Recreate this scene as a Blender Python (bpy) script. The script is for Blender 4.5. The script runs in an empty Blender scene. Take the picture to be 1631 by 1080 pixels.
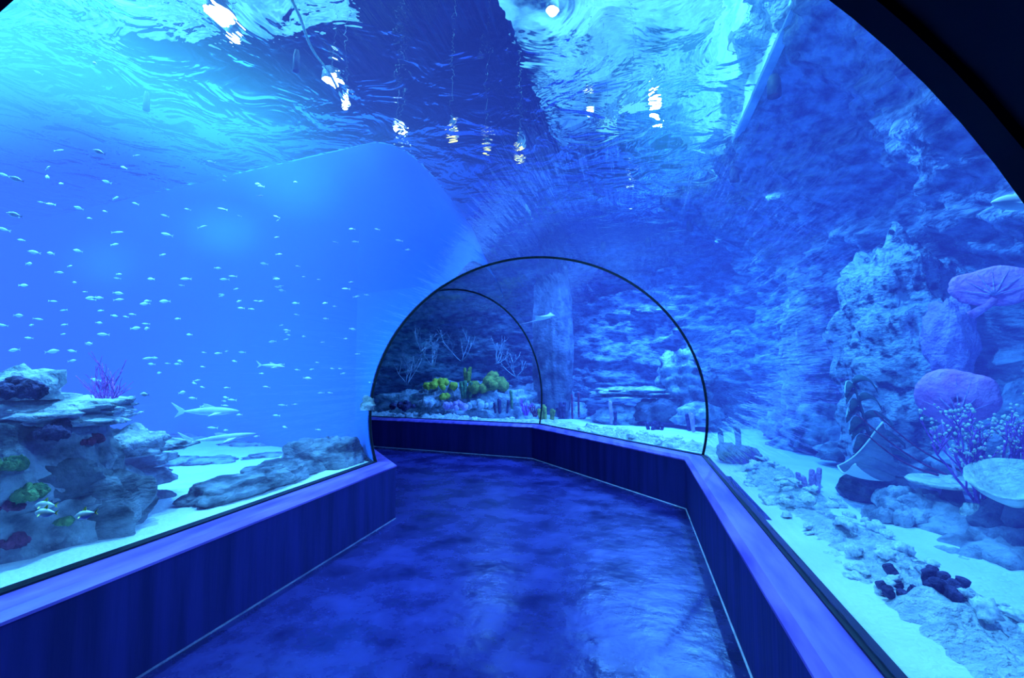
import bpy, bmesh, math, random
from mathutils import Vector, Matrix, noise, Euler
random.seed(7)
SC = bpy.context.scene
COL = SC.collection
R = math.radians
V = Vector

# ------------------------------------------------------------------ camera
YAW, PITCH, FPX = R(13.6806), R(3.7899), 785.0
CAM = V((0, 0, 1.5))
FWD = V((-math.sin(YAW)*math.cos(PITCH), math.cos(YAW)*math.cos(PITCH), math.sin(PITCH)))
RGT = V((math.cos(YAW), math.sin(YAW), 0))
UPV = RGT.cross(FWD)
cd = bpy.data.cameras.new('camera'); co = bpy.data.objects.new('camera', cd); COL.objects.link(co)
co.matrix_world = Matrix.Translation(CAM) @ Matrix((RGT, UPV, -FWD)).transposed().to_4x4()
cd.sensor_fit = 'HORIZONTAL'; cd.sensor_width = 36; cd.lens = FPX*36/1631; cd.clip_start = .02; cd.clip_end = 200
SC.camera = co
SC.view_settings.view_transform = 'Standard'
SC.cycles.transparent_max_bounces = 24
SC.cycles.max_bounces = 7
SC.cycles.volume_step_rate = 1.8
SC.cycles.volume_bounces = 0
SC.cycles.caustics_reflective = False
SC.cycles.caustics_refractive = True
SC.cycles.sample_clamp_indirect = 4

def ray(px, py):
    return (FWD*FPX + RGT*(px-815.5) + UPV*(540-py)).normalized()
def atd(px, py, t): return CAM + ray(px, py)*t
def atY(px, py, y):
    d = ray(px, py); return CAM + d*(y/d.y)
def atz(px, py, z):
    d = ray(px, py); return CAM + d*((z-1.5)/d.z)

# ------------------------------------------------------------------ materials
def new_mat(name):
    m = bpy.data.materials.new(name); m.use_nodes = True
    nt = m.node_tree; nt.nodes.clear()
    out = nt.nodes.new('ShaderNodeOutputMaterial')
    return m, nt, out
def N(nt, kind, **kw):
    n = nt.nodes.new(kind)
    for k, v in kw.items():
        if k in n.inputs: n.inputs[k].default_value = v
        else: setattr(n, k, v)
    return n
def mat(name, c1, c2=None, scale=6, rough=.8, bump=.0, bscale=None, detail=5, stretch=(1,1,1), lo=.35, hi=.65, spec=.2, emit=None):
    m, nt, out = new_mat(name)
    b = N(nt, 'ShaderNodeBsdfPrincipled'); b.inputs['Roughness'].default_value = rough
    b.inputs['Specular IOR Level'].default_value = spec
    nt.links.new(b.outputs[0], out.inputs[0])
    tc = N(nt, 'ShaderNodeTexCoord'); mp = N(nt, 'ShaderNodeMapping'); mp.inputs['Scale'].default_value = stretch
    nt.links.new(tc.outputs['Object'], mp.inputs[0])
    if c2 is None: c2 = tuple(x*.8 for x in c1)
    t = N(nt, 'ShaderNodeTexNoise', Scale=scale, Detail=detail); nt.links.new(mp.outputs[0], t.inputs['Vector'])
    r = N(nt, 'ShaderNodeValToRGB'); r.color_ramp.elements[0].position = lo; r.color_ramp.elements[1].position = hi
    r.color_ramp.elements[0].color = (*c1, 1); r.color_ramp.elements[1].color = (*c2, 1)
    nt.links.new(t.outputs[0], r.inputs[0]); nt.links.new(r.outputs[0], b.inputs['Base Color'])
    if bump:
        t2 = N(nt, 'ShaderNodeTexNoise', Scale=bscale or scale*3, Detail=6); nt.links.new(mp.outputs[0], t2.inputs['Vector'])
        bp = N(nt, 'ShaderNodeBump', Strength=bump, Distance=.05)
        nt.links.new(t2.outputs[0], bp.inputs['Height']); nt.links.new(bp.outputs[0], b.inputs['Normal'])
    return m

M = {}
M['rock'] = mat('reef_rock', (.06,.075,.10), (.44,.48,.54), 5, .9, .9, 16, lo=.38, hi=.62)
M['rock_pale'] = mat('pale_rock', (.16,.19,.24), (.62,.66,.72), 6, .9, .9, 22, lo=.36, hi=.6)
M['rock_dark'] = mat('dark_rock', (.03,.04,.06), (.16,.18,.23), 4, .9, .8, 18)
M['boulder'] = mat('slate_boulder', (.05,.055,.08), (.32,.35,.41), 4, .85, .7, 25, stretch=(1,1,2.2), lo=.38, hi=.64)
M['wallrock'] = mat('wall_rock', (.07,.085,.13), (.52,.56,.64), 5, .95, 1.0, 14, detail=10, stretch=(1,1,2.6), lo=.36, hi=.66)
M['twig'] = mat('pale_twig', (.3,.36,.42), (.5,.56,.6), 20, .9)
M['hall_rock'] = mat('hall_mottled', (.02,.03,.05), (.9,.94,.95), 1.5, .9, .6, 6, lo=.38, hi=.60)
M['sand'] = mat('sand', (.8,.84,.86), (.95,.97,.97), 2.5, .95, .35, 40)
M['rubble'] = mat('coral_rubble', (.42,.47,.52), (.88,.9,.92), 14, .95, 1.0, 40, lo=.3, hi=.62)
M['pitted'] = mat('pitted_rock', (.03,.04,.07), (.62,.66,.72), 9, .95, 1.0, 26, detail=7, stretch=(1,1,1.5), lo=.36, hi=.54)
M['caulk_shaded'] = mat('caulk_shaded', (.08,.08,.2), (.2,.2,.35), 6, .7, .3, 60)  # shaded copy of the caulk, darker colour for the left curb
M['stone'] = mat('reef_stone', (.45,.5,.54), (.9,.92,.94), 3, .95, .25, 9, lo=.3, hi=.6)
M['curb'] = mat('curb_panel', (.012,.010,.10), (.024,.018,.17), 3, .6, .1, 9, stretch=(3,3,.25), spec=.25)
M['ledge'] = mat('curb_ledge', (.12,.045,.36), (.30,.15,.68), 9, .42, .06, 30, stretch=(1,.15,1), spec=.4)
M['black'] = mat('black_rubber', (.006,.007,.016), (.01,.011,.022), 8, .5, spec=.3)
M['dark_wall'] = mat('dark_wall', (.006,.007,.018), (.010,.012,.03), 2, .9, spec=0)
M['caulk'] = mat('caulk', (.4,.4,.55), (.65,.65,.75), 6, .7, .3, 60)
M['hall'] = mat('hall_dark', (.01,.012,.03), (.02,.025,.05), 1, .9, spec=0)
M['hall_lit'] = mat('hall_pale', (.35,.45,.5), (.85,.9,.92), 2.2, .9, .5, 5, lo=.4, hi=.6)
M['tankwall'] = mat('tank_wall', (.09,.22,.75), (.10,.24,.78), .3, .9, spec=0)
M['yellow'] = mat('yellow_coral', (.45,.5,.03), (.9,.85,.08), 18, .8, .6, 60)
M['ygreen'] = mat('olive_coral', (.16,.2,.03), (.5,.5,.08), 16, .85, .7, 50)
M['green'] = mat('green_coral', (.05,.16,.08), (.25,.45,.16), 16, .85, .8, 60)
M['purple'] = mat('purple_coral', (.35,.05,.4), (.7,.2,.75), 14, .85, .6, 50)
M['maroon'] = mat('maroon_coral', (.12,.02,.06), (.34,.07,.16), 12, .85, .7, 40)
M['dkpurple'] = mat('dark_purple_coral', (.03,.02,.07), (.13,.09,.22), 16, .9, .8, 50)
M['pink'] = mat('pink_sea_fan', (.85,.22,.62), (1,.42,.85), 9, .85, .5, 30)
M['lilac'] = mat('lilac_coral', (.55,.30,.70), (.85,.55,.95), 9, .9, .8, 35)
M['cream'] = mat('cream_coral', (.6,.62,.5), (.95,.95,.8), 12, .85, .6, 40)
M['fern'] = mat('fern_leaf', (.015,.05,.05), (.05,.13,.11), 10, .7, .2, 30)
M['fernedge'] = mat('fern_edge', (.55,.75,.75), (.8,.9,.9), 10, .7)
M['fish'] = mat('silver_fish', (.6,.68,.72), (.92,.95,.97), 20, .35, spec=.6)
M['yfin'] = mat('yellow_fin', (.85,.75,.1), (.95,.85,.2), 20, .5)
M['shark'] = mat('grey_fish', (.5,.56,.62), (.75,.8,.85), 8, .5)
M['rayskin'] = mat('ray_skin', (.045,.055,.09), (.10,.12,.18), 7, .55, .2, 20)
M['raywhite'] = mat('ray_belly', (.8,.84,.86), (.95,.96,.97), 7, .55)
M['rope'] = mat('rope', (.4,.6,.35), (.7,.85,.55), 60, .8, .5, 200)
M['steel'] = mat('lamp_steel', (.08,.09,.1), (.14,.15,.17), 20, .4, spec=.5)
def emis(name, c, s):
    m, nt, out = new_mat(name); e = N(nt, 'ShaderNodeEmission', Strength=s); e.inputs[0].default_value = (*c, 1)
    nt.links.new(e.outputs[0], out.inputs[0]); return m
M['lens'] = emis('lamp_lens', (.8,.95,1), 16)
M['lens_warm'] = emis('lamp_lens_warm', (1,.78,.12), 4)
M['glowpanel'] = emis('light_panel', (.22,.8,1), 1.5)

def floor_mat():
    m, nt, out = new_mat('sealed_floor')
    b = N(nt, 'ShaderNodeBsdfPrincipled'); nt.links.new(b.outputs[0], out.inputs[0])
    tc = N(nt, 'ShaderNodeTexCoord')
    t = N(nt, 'ShaderNodeTexNoise', Scale=2.2, Detail=7, Roughness=.65); nt.links.new(tc.outputs['Object'], t.inputs['Vector'])
    r = N(nt, 'ShaderNodeValToRGB'); r.color_ramp.elements[0].position = .36; r.color_ramp.elements[1].position = .66
    r.color_ramp.elements[0].color = (.008,.006,.07,1); r.color_ramp.elements[1].color = (.038,.030,.22,1)
    nt.links.new(t.outputs[0], r.inputs[0]); nt.links.new(r.outputs[0], b.inputs['Base Color'])
    r2 = N(nt, 'ShaderNodeMapRange'); r2.inputs[1].default_value=.3; r2.inputs[2].default_value=.7; r2.inputs[3].default_value=.18; r2.inputs[4].default_value=.36
    nt.links.new(t.outputs[0], r2.inputs[0]); nt.links.new(r2.outputs[0], b.inputs['Roughness'])
    t2 = N(nt, 'ShaderNodeTexNoise', Scale=7, Detail=5); nt.links.new(tc.outputs['Object'], t2.inputs['Vector'])
    bp = N(nt, 'ShaderNodeBump', Strength=.22, Distance=.03); nt.links.new(t2.outputs[0], bp.inputs['Height']); nt.links.new(bp.outputs[0], b.inputs['Normal'])
    b.inputs['Specular IOR Level'].default_value = .6
    return m
M['floor'] = floor_mat()

def acrylic_mat():
    m, nt, out = new_mat('acrylic')
    tr = N(nt, 'ShaderNodeBsdfTransparent'); tr.inputs[0].default_value = (.96,.98,1,1)
    gl = N(nt, 'ShaderNodeBsdfGlossy', Roughness=.03)
    lw = N(nt, 'ShaderNodeLayerWeight'); lw.inputs['Blend'].default_value = .5
    pw = N(nt, 'ShaderNodeMath', operation='POWER'); pw.inputs[1].default_value = 4.5; nt.links.new(lw.outputs['Facing'], pw.inputs[0])
    fr = N(nt, 'ShaderNodeMath', operation='MULTIPLY_ADD'); fr.inputs[1].default_value = .95; fr.inputs[2].default_value = .035; nt.links.new(pw.outputs[0], fr.inputs[0])
    mx = N(nt, 'ShaderNodeMixShader')
    tc = N(nt, 'ShaderNodeTexCoord')
    mp = N(nt, 'ShaderNodeMapping'); mp.inputs['Scale'].default_value = (5,.35,5)
    nt.links.new(tc.outputs['Object'], mp.inputs[0])
    t = N(nt, 'ShaderNodeTexNoise', Scale=3, Detail=4); nt.links.new(mp.outputs[0], t.inputs['Vector'])
    bp = N(nt, 'ShaderNodeBump', Strength=.5, Distance=.02); nt.links.new(t.outputs[0], bp.inputs['Height'])
    nt.links.new(bp.outputs[0], gl.inputs['Normal'])
    nt.links.new(fr.outputs[0], mx.inputs[0]); nt.links.new(tr.outputs[0], mx.inputs[1]); nt.links.new(gl.outputs[0], mx.inputs[2])
    nt.links.new(mx.outputs[0], out.inputs[0]); return m
M['acrylic'] = acrylic_mat()

def surface_mat():
    m, nt, out = new_mat('water_surface')
    g = N(nt, 'ShaderNodeBsdfGlass', IOR=1.08, Roughness=.0)
    tc = N(nt, 'ShaderNodeTexCoord')
    mp = N(nt, 'ShaderNodeMapping'); mp.inputs['Scale'].default_value = (1,1,1); mp.inputs['Rotation'].default_value=(0,0,.6)
    nt.links.new(tc.outputs['Object'], mp.inputs[0])
    t = N(nt, 'ShaderNodeTexNoise', Scale=1.9, Detail=3.5, Roughness=.5, Distortion=.7); nt.links.new(mp.outputs[0], t.inputs['Vector'])
    bp = N(nt, 'ShaderNodeBump', Strength=.55, Distance=.16); nt.links.new(t.outputs[0], bp.inputs['Height'])
    nt.links.new(bp.outputs[0], g.inputs['Normal'])
    nt.links.new(g.outputs[0], out.inputs[0]); return m
M['surface'] = surface_mat()

def water_mat():  # light scattered by the water is put in as volume emission
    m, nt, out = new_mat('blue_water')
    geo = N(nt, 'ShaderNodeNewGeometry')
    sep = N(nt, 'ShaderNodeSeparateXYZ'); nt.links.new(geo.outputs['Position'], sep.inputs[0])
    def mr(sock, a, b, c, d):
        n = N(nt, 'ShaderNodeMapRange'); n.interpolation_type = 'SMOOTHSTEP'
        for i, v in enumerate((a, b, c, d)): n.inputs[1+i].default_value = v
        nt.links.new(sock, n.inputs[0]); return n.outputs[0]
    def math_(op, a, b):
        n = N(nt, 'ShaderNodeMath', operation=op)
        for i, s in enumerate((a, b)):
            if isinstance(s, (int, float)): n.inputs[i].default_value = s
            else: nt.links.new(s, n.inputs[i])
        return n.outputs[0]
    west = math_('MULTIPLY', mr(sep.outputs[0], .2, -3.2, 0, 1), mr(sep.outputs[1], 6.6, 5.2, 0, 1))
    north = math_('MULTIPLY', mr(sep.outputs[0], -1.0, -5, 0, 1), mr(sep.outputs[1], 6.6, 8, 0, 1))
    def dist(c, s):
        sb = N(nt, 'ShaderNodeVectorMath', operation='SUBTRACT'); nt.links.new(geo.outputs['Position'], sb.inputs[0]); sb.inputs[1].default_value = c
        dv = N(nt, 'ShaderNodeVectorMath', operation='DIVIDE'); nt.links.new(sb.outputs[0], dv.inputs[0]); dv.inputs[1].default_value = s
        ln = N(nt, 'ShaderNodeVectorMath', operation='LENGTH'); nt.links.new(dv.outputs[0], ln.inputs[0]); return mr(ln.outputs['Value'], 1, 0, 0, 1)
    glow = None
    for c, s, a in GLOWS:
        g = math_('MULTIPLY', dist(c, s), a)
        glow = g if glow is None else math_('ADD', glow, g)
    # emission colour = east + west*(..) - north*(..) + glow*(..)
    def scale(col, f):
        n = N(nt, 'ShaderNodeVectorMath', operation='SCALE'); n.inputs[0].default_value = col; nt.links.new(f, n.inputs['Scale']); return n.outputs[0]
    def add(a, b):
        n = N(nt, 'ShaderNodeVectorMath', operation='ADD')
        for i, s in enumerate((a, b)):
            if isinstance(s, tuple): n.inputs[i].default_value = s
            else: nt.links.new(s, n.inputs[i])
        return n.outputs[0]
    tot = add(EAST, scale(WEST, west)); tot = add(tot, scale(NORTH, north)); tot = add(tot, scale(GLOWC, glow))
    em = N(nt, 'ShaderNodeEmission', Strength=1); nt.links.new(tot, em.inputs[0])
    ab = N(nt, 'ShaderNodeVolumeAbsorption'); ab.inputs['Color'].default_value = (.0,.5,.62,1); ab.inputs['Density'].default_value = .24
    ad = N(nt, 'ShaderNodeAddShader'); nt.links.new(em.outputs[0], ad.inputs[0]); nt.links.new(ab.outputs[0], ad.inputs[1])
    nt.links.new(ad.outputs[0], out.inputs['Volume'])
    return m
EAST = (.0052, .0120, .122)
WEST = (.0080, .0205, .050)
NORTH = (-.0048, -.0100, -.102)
GLOWC = (.03, .33, .42)  # lamp glow put into the water as emissive blobs
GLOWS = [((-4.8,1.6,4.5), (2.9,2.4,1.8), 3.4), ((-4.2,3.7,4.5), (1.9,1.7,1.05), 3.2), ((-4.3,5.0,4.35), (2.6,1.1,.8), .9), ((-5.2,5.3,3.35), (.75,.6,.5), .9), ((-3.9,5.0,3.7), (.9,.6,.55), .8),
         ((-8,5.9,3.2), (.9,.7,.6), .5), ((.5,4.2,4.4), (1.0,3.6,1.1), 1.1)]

# ------------------------------------------------------------------ mesh helpers
def mesh_obj(name, verts, faces, m, parent=None, smooth=True):
    me = bpy.data.meshes.new(name); me.from_pydata([tuple(v) for v in verts], [], faces)
    me.materials.append(m)
    if smooth: me.polygons.foreach_set('use_smooth', [True]*len(me.polygons))
    me.update()
    o = bpy.data.objects.new(name, me); COL.objects.link(o)
    if parent: o.parent = parent
    return o
def struct(o): o['kind'] = 'structure'; return o
def tag(o, label, cat, group=None, kind=None):
    o['label'] = label; o['category'] = cat
    if group: o['group'] = group
    if kind: o['kind'] = kind
    return o
def thing(name, label, cat, loc, rz=0, group=None):
    o = bpy.data.objects.new(name, None); COL.objects.link(o); o.empty_display_size = .1
    o.location = loc; o.rotation_euler = (0, 0, rz); return tag(o, label, cat, group)
def dup(root, loc, rot=None, sc=None, label=None, group=None):
    r = root.copy(); COL.objects.link(r); r.location = loc
    if rot is not None: r.rotation_euler = rot
    if sc is not None: r.scale = (sc,)*3 if isinstance(sc, (int, float)) else sc
    if label: r['label'] = label
    if group: r['group'] = group
    for ch in root.children:
        c = ch.copy(); COL.objects.link(c); c.parent = r
    return r
def tube(pts, rad, seg=8, cap=True):
    """verts, faces of a tapered tube"""
    vs, fs = [], []
    n = len(pts)
    if not hasattr(rad, '__len__'): rad = [rad]*n
    prev = None
    for i, p in enumerate(pts):
        a = pts[max(0, i-1)]; b = pts[min(n-1, i+1)]
        t = (V(b)-V(a)).normalized()
        x = (prev if prev is not None else (V((0,0,1)) if abs(t.z) < .9 else V((1,0,0))))
        x = (x - t*x.dot(t)).normalized(); y = t.cross(x); prev = x
        for k in range(seg):
            an = 2*math.pi*k/seg
            vs.append(V(p)+(x*math.cos(an)+y*math.sin(an))*rad[i])
    for i in range(n-1):
        for k in range(seg):
            k2 = (k+1) % seg
            fs.append((i*seg+k, i*seg+k2, (i+1)*seg+k2, (i+1)*seg+k))
    if cap:
        fs.append(tuple(range(seg))[::-1]); fs.append(tuple((n-1)*seg+k for k in range(seg)))
    return vs, fs
class MB:
    def __init__(s): s.v, s.f = [], []
    def add(s, vf):
        b = len(s.v); s.v += list(vf[0]); s.f += [tuple(i+b for i in f) for f in vf[1]]; return s
    def build(s, name, m, parent=None, smooth=True): return mesh_obj(name, s.v, s.f, m, parent, smooth)
def ico(sub):
    bm = bmesh.new(); bmesh.ops.create_icosphere(bm, subdivisions=sub, radius=1)
    vs = [v.co.copy() for v in bm.verts]; fs = [tuple(v.index for v in f.verts) for f in bm.faces]; bm.free(); return vs, fs
ICO = {k: ico(k) for k in (2, 3, 4, 5)}
def fbm(p, o=5, h=.9): return noise.fractal(p, h, 2.1, o, noise_basis='PERLIN_ORIGINAL')
def rock_vf(radii, seed, sub=5, amp=.28, freq=1.3, strata=0., box=.0, bottom=-.35):
    vs, fs = ICO[sub]; out = []; off = V((seed*7.31, seed*3.17, seed*1.73))
    for d in vs:
        q = d.copy()
        if box:
            mx = max(abs(q.x), abs(q.y), abs(q.z)); q = q.lerp(q/mx*.86, box)
        n = fbm(q*freq+off, 6); rdg = 1-abs(noise.noise(q*freq*2.2+off*1.3))*2
        r = 1 + amp*n*1.2 + amp*.35*rdg + amp*.20*noise.noise(q*freq*7+off) + amp*.14*abs(noise.noise(q*freq*15+off))
        z = q*r
        if strata:
            w = noise.noise(q*1.1+off)*.25
            s = math.sin((z.z+w)*strata*6.28); k = 1+.10*s*(1 if s > 0 else .6)
            z.x *= k; z.y *= k
        z.z = max(z.z, bottom-.02*n)
        out.append(V((z.x*radii[0], z.y*radii[1], z.z*radii[2])))
    return out, fs
def rock(name, label, loc, radii, seed, m='rock', rz=0, cat='rock', group=None, **kw):
    vf = rock_vf(radii, seed, **kw)
    o = mesh_obj(name, vf[0], vf[1], M[m]); o.location = loc; o.rotation_euler = (0, 0, rz)
    return tag(o, label, cat, group)
def blob(c, r, sub=2, amp=.15, seed=0, sq=(1,1,1)):
    vs, fs = ICO[sub]; off = V((seed*2.3, seed*5.1, seed))
    return [V(c)+V((d.x*sq[0], d.y*sq[1], d.z*sq[2]))*r*(1+amp*noise.noise(d*2.5+off)*2) for d in vs], fs

# ------------------------------------------------------------------ tunnel path
CX = -.915
D1 = V((0,1,0)); D2 = V((-math.sin(R(40)), math.cos(R(40)), 0)); D3 = V((-math.sin(R(80)), math.cos(R(80)), 0))
P0 = V((CX,-2.4,0)); P1 = V((CX,.93,0)); M1 = V((CX,5.26,0)); M2 = M1+D2*2.45; M3 = M2+D3*5.0
NODES = [P0, P1, M1, M2, M3]; DIRS = [D1, D1, D2, D3]
def node_frame(i):
    a = DIRS[max(0, i-1)]; b = DIRS[min(len(DIRS)-1, i)]
    t = (a+b).normalized(); s = V((t.y, -t.x, 0)); return NODES[i], s, 1/max(.2, t.dot(a))
def sweep(prof, i0, i1, closed=True, sub=1):
    vs, fs = [], []
    rings = []
    for i in range(i0, i1):
        A, sa, ka = node_frame(i); B, sb, kb = node_frame(i+1)
        ks = range(sub) if i < i1-1 else range(sub+1)
        for k in ks:
            f = k/sub
            rings.append([(A+sa*o*ka).lerp(B+sb*o*kb, f)+V((0,0,z)) for o, z in prof])
    n = len(prof)
    for r in rings: vs += r
    for j in range(len(rings)-1):
        for k in range(n if closed else n-1):
            k2 = (k+1) % n
            fs.append((j*n+k, j*n+k2, (j+1)*n+k2, (j+1)*n+k))
    if closed:
        fs.append(tuple(range(n))[::-1]); fs.append(tuple((len(rings)-1)*n+k for k in range(n)))
    return vs, fs
def fixn(o):
    bm = bmesh.new(); bm.from_mesh(o.data); bmesh.ops.recalc_face_normals(bm, faces=bm.faces); bm.to_mesh(o.data); bm.free(); return o
RAD, CZ, CURB, HALF = 1.72, 1.03, .565, 1.465
FOOT = math.sqrt(RAD**2-(CZ-CURB)**2)
a0 = math.asin((CURB-CZ)/RAD)
def arc(rad, n=56, a0=a0):
    return [(rad*math.cos(a0+(math.pi-2*a0)*k/n), CZ+rad*math.sin(a0+(math.pi-2*a0)*k/n)) for k in range(n+1)]
for k, (i, j) in enumerate(((1,2),(2,3),(3,4))):
    vf = sweep(arc(RAD, 72), i, j, closed=False, sub=8)
    struct(mesh_obj('window_%d' % (k+1), vf[0], vf[1], M['acrylic']))
# ring seams and the entry arch
def ring(i, r0, r1, hw, name, m):
    A, s, k = node_frame(i); t = V((-s.y, s.x, 0)); vs, fs = [], []
    pr = arc(1, 72)
    pts = [((arc(r0,72)[q]), (arc(r1,72)[q])) for q in range(73)]
    for (i0, i1) in pts:
        for (o, z), dt in ((i0,-hw),(i0,hw),(i1,hw),(i1,-hw)):
            vs.append(A+s*o*k+t*dt+V((0,0,z)))
    for q in range(72):
        for e in range(4):
            e2 = (e+1) % 4; fs.append((q*4+e, q*4+e2, (q+1)*4+e2, (q+1)*4+e))
    fs += [(0,1,2,3), (72*4+3,72*4+2,72*4+1,72*4)]
    return struct(fixn(mesh_obj(name, vs, fs, M[m], smooth=False)))
ring(2, RAD-.012, RAD+.010, .009, 'trim_1', 'black'); ring(3, RAD-.012, RAD+.010, .009, 'trim_2', 'black')
ring(1, RAD-.012, RAD+.10, .03, 'trim_3', 'dark_wall')
# curbs
for sgn, nm in ((-1,'left'),(1,'right')):
    pr = [(sgn*HALF,0),(sgn*HALF,.525),(sgn*(HALF+.02),.54),(sgn*1.78,.54),(sgn*1.78,-.1),(sgn*HALF,-.1)]
    struct(fixn(mesh_obj('wall_'+nm, *sweep(pr, 0, 4), M['curb'], smooth=False)))
    pr = [(sgn*(HALF-.006),.522),(sgn*(HALF-.006),.536),(sgn*(HALF+.035),.563),(sgn*(FOOT+.02),.575),(sgn*(FOOT+.02),.53),(sgn*(HALF+.02),.53)]
    struct(fixn(mesh_obj('trim_%d' % (5 if sgn < 0 else 6), *sweep(pr, 0, 4), M['ledge'], smooth=False)))
    pr = [(sgn*(FOOT-.012),.57),(sgn*(FOOT-.012),.583),(sgn*(FOOT+.05),.583),(sgn*(FOOT+.05),.57)]
    struct(fixn(mesh_obj('trim_%d' % (7 if sgn < 0 else 8), *sweep(pr, 0, 4), M['black'], smooth=False)))
    pr = [(sgn*(HALF+.004),0.0),(sgn*(HALF+.004),.009),(sgn*(HALF-.006),.006),(sgn*(HALF-.009),.0)]
    struct(fixn(mesh_obj('baseboard_'+nm, *sweep(pr, 0, 4), M['caulk' if sgn > 0 else 'caulk_shaded'], smooth=False)))
fl = sweep([(-1.8,0),(1.8,0),(1.8,-.1),(-1.8,-.1)], 0, 4); struct(fixn(mesh_obj('floor', *fl, M['floor'], smooth=False)))
# dark vestibule around the camera
vf = sweep(arc(RAD+.005, 48), 0, 1, closed=False); struct(mesh_obj('ceiling', vf[0], vf[1], M['dark_wall']))
def cap(i, dt, name):
    A, s, k = node_frame(i); t = V((-s.y, s.x, 0))
    vs = [A+s*o*k+t*dt+V((0,0,z)) for o, z in arc(RAD+.02, 40)+[(-1.8,-.1),(1.8,-.1)]]
    return struct(mesh_obj(name, vs, [tuple(range(len(vs)))], M['dark_wall'], smooth=False))
cap(0, .01, 'wall_rear'); cap(4, -.01, 'wall_far')

# ------------------------------------------------------------------ path distance, sand
SEG = [(P0, M1), (M1, M2), (M2, M3)]
def path_d(p):
    """signed offset (right positive) and unsigned distance to the tunnel axis"""
    best = None
    for a, b in SEG:
        ab = b-a; f = max(0, min(1, (V((p[0],p[1],0))-a).dot(ab)/ab.dot(ab))); c = a+ab*f
        d = (V((p[0],p[1],0))-c); L = d.length
        if best is None or L < best[0]:
            t = ab.normalized(); best = (L, d.dot(V((t.y,-t.x,0))))
    return best
def sand_z(x, y):
    d, s = path_d((x, y))
    z = .545 + .03*noise.noise(V((x*.8,y*.8,3))) + .008*noise.noise(V((x*5,y*5,1)))
    if d > 2.0: z -= min(.12, (d-2.0)*.05)
    return z
SX0, SX1, SY0, SY1, ST = -15, 4.4, -2.4, 13.8, .1
nx = int((SX1-SX0)/ST); ny = int((SY1-SY0)/ST)
vs = []; idx = {}; fs = []; ok = {}
for j in range(ny+1):
    for i in range(nx+1):
        x, y = SX0+i*ST, SY0+j*ST
        ok[i,j] = path_d((x, y))[0] > 1.66; idx[i,j] = len(vs); vs.append((x, y, sand_z(x, y)))
for j in range(ny):
    for i in range(nx):
        q = ((i,j),(i+1,j),(i+1,j+1),(i,j+1))
        if all(ok[k] for k in q): fs.append(tuple(idx[k] for k in q))
sand = struct(mesh_obj('sand_bed', vs, fs, M['sand']))
bm = bmesh.new(); bm.from_mesh(sand.data); bmesh.ops.delete(bm, geom=[v for v in bm.verts if not v.link_faces], context='VERTS'); bm.to_mesh(sand.data); bm.free()

# ------------------------------------------------------------------ water
SURF = 4.3
bx0, bx1, by0, by1 = -15.2, 4.6, -2.0, 14.0
vs = [V((x,y,z)) for z in (-.05, SURF) for x, y in ((bx0,by0),(bx1,by0),(bx1,by1),(bx0,by1))]
fs = [(3,2,1,0),(4,5,6,7),(0,1,5,4),(1,2,6,5),(2,3,7,6),(3,0,4,7)]
prof = arc(RAD+.015, 40)+[(-FOOT-.01,.02),(FOOT+.01,.02)]
cv = sweep(prof, 0, 4)
ctmp = fixn(mesh_obj('tmp', cv[0], cv[1], M['black']))
cvv = [v.co.copy() for v in ctmp.data.vertices]; cff = [tuple(p.vertices)[::-1] for p in ctmp.data.polygons]
bpy.data.objects.remove(ctmp)
b = len(vs); vs += cvv; fs += [tuple(i+b for i in f) for f in cff]
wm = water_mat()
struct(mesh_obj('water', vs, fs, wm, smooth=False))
# rippled surface
nx, ny = 90, 90; vs = []; fs = []
for j in range(ny+1):
    for i in range(nx+1):
        x = bx0+(bx1-bx0)*i/nx; y = by0+(by1-by0)*j/ny
        vs.append((x, y, SURF+.01+.02*noise.noise(V((x*.9,y*.7,5)))))
for j in range(ny):
    for i in range(nx):
        a = j*(nx+1)+i; fs.append((a,a+1,a+nx+2,a+nx+1))
struct(mesh_obj('water_surface', vs, fs, M['surface']))

def cat(pts, n):
    out = []
    for i in range(len(pts)-1):
        p0 = pts[max(0,i-1)]; p1 = pts[i]; p2 = pts[i+1]; p3 = pts[min(len(pts)-1,i+2)]
        for k in range(n):
            t = k/n; out.append(.5*((2*p1)+(p2-p0)*t+(2*p0-5*p1+4*p2-p3)*t*t+(3*p1-p0-3*p2+p3)*t**3))
    out.append(pts[-1].copy()); return out
# ------------------------------------------------------------------ tank walls
def panel(name, pts, z0, z1, m, sub=1):
    vs, fs = [], []
    for p in pts: vs += [V((p[0],p[1],z0)), V((p[0],p[1],z1))]
    for i in range(len(pts)-1): fs.append((2*i,2*i+2,2*i+3,2*i+1))
    return struct(mesh_obj(name, vs, fs, M[m], smooth=False))
panel('wall_left_tank', [(-3.25,5.36),(-15,7.4),(-15,-2)], .3, 4.32, 'tankwall')
_B = cat([V(q) for q in ((-3.25,5.36,2.34),(-2.6,5.12,2.40),(-2.15,4.97,2.40),(-1.88,5.0,2.5),(-1.74,5.3,2.76),(-1.8,6.5,2.76),(-2.2,8.5,2.76))], 8)
_T = cat([V(q) for q in ((-3.25,5.36,4.32),(-3.05,5.34,4.32),(-2.9,5.42,4.32),(-2.8,5.6,4.32),(-2.75,6.0,4.32),(-2.8,7,4.32),(-3.0,9,4.32))], 8)
vs = []
for a_, b_ in zip(_B, _T): vs += [a_.lerp(b_, k/6) for k in range(7)]
struct(mesh_obj('wall_left_tank_upper', vs, [(i*7+k,(i+1)*7+k,(i+1)*7+k+1,i*7+k+1) for i in range(len(_B)-1) for k in range(6)], M['tankwall']))
_A, _s, _k = node_frame(2); vs = []
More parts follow.
